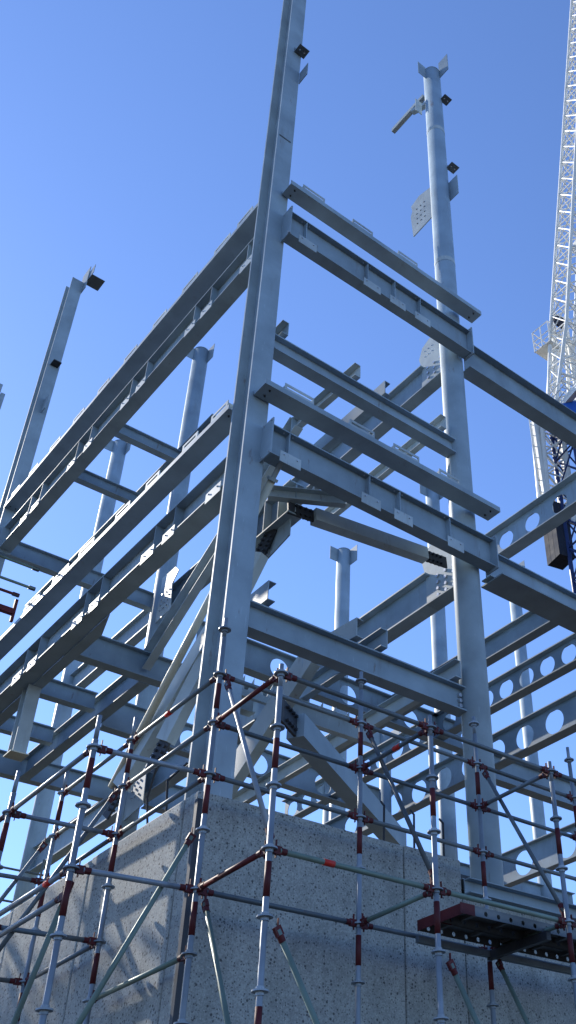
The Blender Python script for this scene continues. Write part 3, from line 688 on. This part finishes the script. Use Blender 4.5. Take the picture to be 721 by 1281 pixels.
# A-frame
ap = C0 + fw * .1 - sdv * .3 + U * (CZ0 + 10.5); m = MB()
for s_ in (-1, 1):
    m.tube(C0 - fw * .2 + sdv * (s_ * .95) + U * (CZ0 + 1.5), ap + sdv * (s_ * .5), .16, 8)
    m.tube(C0 - fw * 1.4 + sdv * (s_ * .95) + U * (CZ0 + 1.5), ap + sdv * (s_ * .5), .13, 8)
for t in (.25, .5, .75):
    a = C0 + fw * 1.2 + U * (CZ0 + 1.5); q = a.lerp(ap, t); w = 1.25 - .75 * t; m.tube(q + sdv * w, q - sdv * w, .08, 6)
m.tube(ap + sdv * .6, ap - sdv * .6, .25, 10); cpart(m, 'a_frame', 'white')
# luffing jib
jd = (fw * math.cos(R(73.7)) + U * math.sin(R(73.7))).normalized(); jn = jd.cross(sdv).normalized()
J0 = Vector((35.829, 27.227, 45.875)) - sdv * 1.35 - jd * 2.6
def jc(s_, a, b): c = J0 + jd * s_; return [c + jn * (sx * a) + sdv * (sy * b) for sx, sy in ((1, 1), (1, -1), (-1, -1), (-1, 1))]
m = MB(); lattice(m, jc(0, .35, 1.1), jc(7, .95, .95), 5, .12, .05); lattice(m, jc(7.01, .95, .95), jc(46, .85, .85), 26, .12, .05); cpart(m, 'jib', 'white')
m = MB()
for s_ in (-1, 1): m.tube(ap + sdv * (s_ * .4), J0 + jd * 44 + jn * -1.0 + sdv * (s_ * .4), .035, 6)
cpart(m, 'pendant_rope', 'white')
# side platforms, cab, lamp
m = MB(); c = J0 + jd * 3.0 + sdv * (-1.9)
SS = 1
c = Vector((36.6, 27.4, 0)) + U * 49.6 + sdv * .0
m.box((c.x - .7, c.y - .7, c.z), (c.x + .7, c.y + .7, c.z + .08))
for h in (.5, 1.0, 1.9):
    for a, b in (((-.7, -.7), (.7, -.7)), ((.7, -.7), (.7, .7)), ((.7, .7), (-.7, .7)), ((-.7, .7), (-.7, -.7))): m.tube((c.x + a[0], c.y + a[1], c.z + h), (c.x + b[0], c.y + b[1], c.z + h), .04, 6)
for a in ((-.7, -.7), (.7, -.7), (.7, .7), (-.7, .7), (0, -.7), (-.7, 0)): m.tube((c.x + a[0], c.y + a[1], c.z), (c.x + a[0], c.y + a[1], c.z + 1.9), .05, 6)
cpart(m, 'side_platform', 'white')
m = MB(); c = Vector((36.3, 27.1, 51.2)) - sdv * .4 + fw * .9; m.tube(c, c + fw * .15, .55, 20); cpart(m, 'flood_lamp', 'ballast')
m = MB(); c = J0 + jd * 12.6 + fw * 1.3; m.rect(c - sdv * 1.6, c + sdv * .7, .5, 1.3); cb = cpart(m, 'machine_panel', 'white')
m = MB(); c = J0 + jd * 12.8 + fw * 1.57 - sdv * .2; m.rect(c - sdv * .5, c + sdv * .5, .04, .6); cpart(m, 'window', 'glass', cb)
m = MB(); c = C0 - sdv * 2.0 + fw * .6 + U * (CZ0 + 1.2); m.rect(c, c + fw * 1.8, 1.2, 1.9); cab = cpart(m, 'operator_cab', 'white')
m = MB(); c = c + fw * 1.82; m.rect(c, c + fw * .03, 1.0, 1.4); cpart(m, 'window', 'glass', cab)

# ------------------------------------------------------------------ ground, trees outside the left edge
gm = MB(); gm.v = [Vector(v) for v in ((-600, -600, -1.6), (600, -600, -1.6), (600, 600, -1.6), (-600, 600, -1.6))]; gm.f = [(0, 1, 2, 3)]
gr = gm.build('ground', 'ground'); gr['kind'] = 'structure'; gr['label'] = 'bare compacted site ground'

def tree(label, x, y, h, rad, zc0, seed, nl=2600):
    rng = random.Random(seed); root = bpy.data.objects.new('broadleaf_tree', None); col.objects.link(root); root.location = (x, y, -1.6)
    tag(root, label, 'tree', 'trees left of the building')
    m = MB(); B = Vector((0, 0, 0)); top = Vector((rng.uniform(-.3, .3), rng.uniform(-.3, .3), h * .62)); m.tube(B, top, .24, 10, .12)
    cl = []
    for k in range(16):
        a = rng.uniform(0, 6.28); t = rng.uniform(.35, 1); s = B.lerp(top, t); rr = rad * rng.uniform(.4, .95)
        e = Vector((math.cos(a) * rr, math.sin(a) * rr, s.z + rng.uniform(.6, h * .36))); m.tube(s, e, .07, 6, .02); cl.append(e)
    m.build('trunk', 'bark', root)
    m = MB()
    for k in range(nl):
        c = rng.choice(cl); p = c + Vector((rng.gauss(0, .5), rng.gauss(0, .5), rng.gauss(0, .42))) * (rad / 2.2)
        u = Vector((rng.gauss(0, 1), rng.gauss(0, 1), rng.gauss(0, 1))).normalized(); w = u.cross(Vector((rng.gauss(0, 1), rng.gauss(0, 1), rng.gauss(0, 1)))).normalized(); s = rng.uniform(.09, .17)
        b = len(m.v); m.v += [p - u * s, p + w * s * .5, p + u * s, p - w * s * .5]; m.f.append((b, b + 1, b + 2, b + 3))
    m.build('crown', 'leaf', root)

tree('leafy tree left of the photo whose crown dapples the left concrete wall', 1.7, 20.5, 11.5, 2.5, 0, 3, 9000)
tree('second leafy tree left of the photo, farther behind the first one', .2, 26.5, 14.5, 2.9, 0, 5, 9000)

# ------------------------------------------------------------------ finish: origins to the base, lift by the eye height
def tree_of(o): return [o] + [c for ch in o.children for c in tree_of(ch)]
def finish():
    bpy.context.view_layer.update()
    for o in [o for o in col.objects if o.parent is None]:
        if o.type == 'MESH' and o.location.length < 1e-6:
            pts = [v.co for c in tree_of(o) if c.type == 'MESH' for v in c.data.vertices]
            lo = [min(p[i] for p in pts) for i in range(3)]; hi = [max(p[i] for p in pts) for i in range(3)]
            w = Vector(((lo[0] + hi[0]) / 2, (lo[1] + hi[1]) / 2, lo[2]))
            for c in tree_of(o): c.data.transform(Matrix.Translation(-w))
            o.location = w
        o.location.z += EYE
finish()

# ------------------------------------------------------------------ light, sky, camera
SUN_AZ, SUN_EL = -10.0, 34.0       # azimuth from +Y towards +X
w = bpy.data.worlds.new('World'); scene.world = w; w.use_nodes = True
nt = w.node_tree; bg = nt.nodes['Background']; sk = nt.nodes.new('ShaderNodeTexSky'); sk.sky_type = 'NISHITA'
sk.sun_disc = False; sk.sun_elevation = R(SUN_EL); sk.sun_rotation = R(SUN_AZ)
sk.air_density = 1.0; sk.dust_density = 0.12; sk.ozone_density = 5.0; sk.altitude = 50
hs = nt.nodes.new('ShaderNodeMix'); hs.data_type = 'RGBA'; hs.blend_type = 'MULTIPLY'; hs.inputs[0].default_value = 1; hs.inputs[7].default_value = (.86, .90, 1.06, 1); nt.links.new(sk.outputs[0], hs.inputs[6]); nt.links.new(hs.outputs[2], bg.inputs[0]); bg.inputs[1].default_value = 0.15
sd = bpy.data.lights.new('sun', 'SUN'); sd.energy = 4.0; sd.angle = R(0.53); sd.color = (1, .93, .82)
so = bpy.data.objects.new('sun', sd); col.objects.link(so)
dv = Vector((math.sin(R(SUN_AZ)) * math.cos(R(SUN_EL)), math.cos(R(SUN_AZ)) * math.cos(R(SUN_EL)), math.sin(R(SUN_EL))))
so.rotation_euler = dv.to_track_quat('Z', 'Y').to_euler(); so.location = dv * 60
cd_ = bpy.data.cameras.new('camera'); cam = bpy.data.objects.new('camera', cd_); col.objects.link(cam); scene.camera = cam
cam.matrix_world = Matrix.Translation((0, 0, EYE)) @ Matrix.Rotation(R(-44.2042), 4, 'Z') @ Matrix.Rotation(R(90 + 38.1420), 4, 'X') @ Matrix.Rotation(R(-3.48965), 4, 'Z')
cd_.sensor_fit = 'VERTICAL'; cd_.sensor_height = 36; cd_.lens = 36 * 1247.37 / 1281
cd_.shift_x = -206.06 / 1281; cd_.shift_y = 16.56 / 1281; cd_.clip_start = .05; cd_.clip_end = 3000
vs = scene.view_settings; vs.view_transform = 'Standard'; vs.look = 'None'; vs.exposure = 0.7; vs.gamma = 1
scene.render.engine = 'CYCLES'
